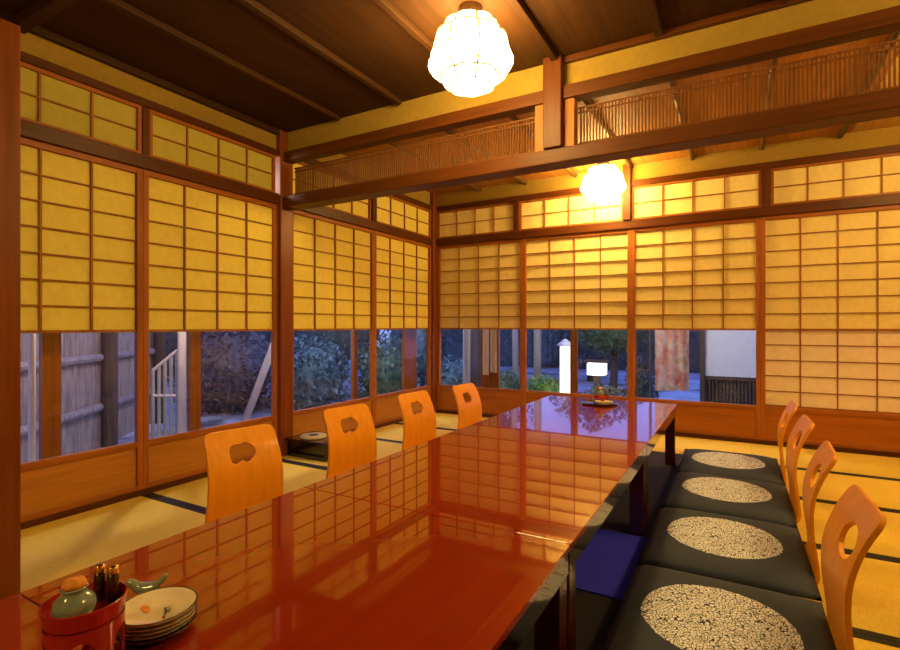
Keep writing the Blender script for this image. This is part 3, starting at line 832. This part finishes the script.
post_(466, 6.0, .045, 2.6, 'palebark', 'slim pale trunk outside the back screen by the far corner', 'bare_tree', (.02, 0))
post_(475, 6.4, .07, 2.8, 'bark', 'thick dark trunk just right of the slim pale trunk', 'bare_tree', (.03, .02))
post_(537, 7.8, .06, 2.6, 'palebark', 'pale trunk behind the bright green shrub', 'bare_tree', (.02, 0))
# blossom tree
p = at(516, 8.3, GZ); root = empty('blossom_tree', p); tag(root, 'slim pale tree with white blossom outside the back screen', 'tree')
MB().tube([(0,0,0), (-.02,0,1.3), (-.05,0,2.6)], [.055, .05, .04], 10).build('trunk', M['palebark'], root, smooth=True)
b0 = at(506, 8.3, 1.15)-p
MB().tube([(-.02, 0, 1.75), ((b0.x-.02)*.5, b0.y*.5, 1.7), b0+Vector((0,0,.15))], .012, 6).build('branch', M['bark'], root)
MB().leaves(b0, (.13, .13, .24), 170, .036, 0).build('blossom_spray', M['blossom'], root)
# lamplit area of the back-left post, drawn as added pale strips
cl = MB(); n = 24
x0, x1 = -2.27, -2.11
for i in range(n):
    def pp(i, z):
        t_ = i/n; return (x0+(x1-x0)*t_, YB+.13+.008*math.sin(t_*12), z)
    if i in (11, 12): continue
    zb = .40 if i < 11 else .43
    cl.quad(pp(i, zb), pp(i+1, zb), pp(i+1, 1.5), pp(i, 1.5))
tag(cl.build('lamplit_strips', M['cloth'], smooth=True), 'two added pale strips for lamplight on the back left post', 'cloth')  # stands in for lamplight on the post, no cloth hangs here
# garden lamps
p = at(565, 6.3, GZ); root = empty('garden_lamp', p); tag(root, 'tall narrow white garden lamp lit outside the back screen', 'lamp')
MB().box((-.05, -.05, .34), (.05, .05, 1.00)).build('lit_shade', M['garden_lamp'], root, bevel=.008)
MB().box((-.075, -.075, 0), (.075, .075, .335)).build('base', M['granite'], root, bevel=.01)
MB().lathe([(.10, 1.005), (.09, 1.03), (.02, 1.09), (0, 1.095)], n=4).build('roof', M['granite'], root)
p = at(597, 7.2, GZ); root = empty('lamp_box', p); tag(root, 'low wide white lamp box lit under the dome tree', 'lamp')
MB().box((-.12, -.09, .56), (.12, .09, .73)).build('lit_shade', M['garden_lamp'], root, bevel=.008)
MB().box((-.04, -.04, 0), (.04, .04, .555)).build('post', M['bark'], root)
MB().box((-.16, -.13, .735), (.16, .13, .77)).build('roof', M['bark'], root, bevel=.01)
def unseen_light(name, loc, energy, col, size):  # point lights added out of view to brighten the garden, no fixture built
    l = bpy.data.lights.new(name, 'POINT'); l.energy = energy; l.color = col; l.shadow_soft_size = size
    o = bpy.data.objects.new(name, l); C.objects.link(o); o.location = loc
unseen_light('unseen_garden_light', (-3.45, 2.3, 2.1), 130, (1.0, .80, .66), .08)
unseen_light('unseen_garden_light', (-3.9, 5.2, 2.1), 90, (.75, .85, 1.0), .08)
unseen_light('unseen_garden_light', (-1.0, 5.3, 2.1), 110, (1.0, .86, .70), .08)
# outbuilding
root = empty('outbuilding', (.1, 6.3, GZ)); tag(root, 'white outbuilding wall with brown slatted base outside the back screen', 'outbuilding')
MB().box((-.40, 0, .70), (1.7, .12, 2.9)).build('plaster_wall', M['white_wall'], root)
mb = MB().box((-.40, .04, 0), (1.7, .12, .699))
for i in range(60): mb.box((-.40+.035*i, .0, 0), (-.40+.035*i+.02, .0395, .68))
for z in (.1, .35, .66): mb.box((-.40, -.012, z), (1.7, -.0005, z+.035))
mb.build('slatted_base', M['bark'], root)
MB().box((-.45, -.03, 0), (-.401, .13, 2.9)).build('corner_post', M['bark'], root)
bn = MB(); n = 16
q0, q1 = at(655, 5.9, 0), at(689, 5.9, 0)
for i in range(n):
    a = q0.lerp(q1, i/n); b = q0.lerp(q1, (i+1)/n)
    ya, yb = .01*math.sin(i*1.3), .01*math.sin((i+1)*1.3)
    bn.quad((a.x, a.y+ya, .15), (b.x, b.y+yb, .15), (b.x, b.y+yb, 1.4), (a.x, a.y+ya, 1.4))
root = empty('floral_banner', (0, 0, 0))
bn.build('cloth', M['banner'], root, smooth=True); o = root
MB().tube([(q0.x-.06, q0.y, 1.41), (q1.x+.1, q1.y, 1.41)], .012, 8).build('rod', M['bark'], root)
MB().tube([(q0.x-.05, q0.y, GZ), (q0.x-.05, q0.y, 1.43)], .015, 8).build('stand_pole', M['bark'], root)
tag(o, 'pink and red floral cloth hanging outside beside the white outbuilding wall', 'banner')
# tall hedge closing the garden
def hedge(p, q, h, lab):
    p, q = Vector(p), Vector(q); L = (q-p).length; d = (q-p).normalized(); mb = MB()
    nrm = Vector((d.y, -d.x, 0))
    a = [p+nrm*.25, p-nrm*.25, q-nrm*.25, q+nrm*.25]
    v = [mb.bm.verts.new((*x.xy, zz)) for zz in (GZ, h*.92) for x in a]
    for f in ((0,1,2,3),(7,6,5,4),(0,4,5,1),(1,5,6,2),(2,6,7,3),(3,7,4,0)): mb.bm.faces.new([v[i] for i in f])
    for _ in range(int(L*420)):
        c = p+d*random.uniform(0, L)+nrm*random.uniform(-.45, .45); c.z = random.uniform(GZ, h)
        mb.leaves(c, (.05, .05, .05), 1, .075, 0)
    tag(mb.build('hedge', M['leaf_dark']), lab, 'hedge')
hedge((-14, 1, 0), (-11.5, 13, 0), 1.9, 'tall dark hedge closing the garden at the left')
hedge((-10.5, 14.6, 0), (1.5, 15.4, 0), 1.7, 'tall dark hedge closing the garden at the back')

# ------------------------------------------------------------------ world and settings
w = bpy.data.worlds.new('dusk'); bpy.context.scene.world = w; w.use_nodes = True
nt = w.node_tree; bg = nt.nodes['Background']
tc = N(nt, 'ShaderNodeTexCoord'); sp = N(nt, 'ShaderNodeSeparateXYZ'); nt.links.new(tc.outputs['Generated'], sp.inputs[0])
c = ramp(nt, sp.outputs['Z'], [(.0, (.17, .21, .50)), (.35, (.14, .19, .58)), (1.0, (.10, .14, .5))])
nt.links.new(c, bg.inputs['Color']); bg.inputs['Strength'].default_value = 2.9
sc = bpy.context.scene
sc.view_settings.view_transform = 'Standard'
sc.view_settings.look = 'None'
sc.view_settings.exposure = 0
try:
    sc.cycles.use_denoising = True
    sc.cycles.max_bounces = 10; sc.cycles.diffuse_bounces = 6; sc.cycles.transparent_max_bounces = 12
except Exception: pass
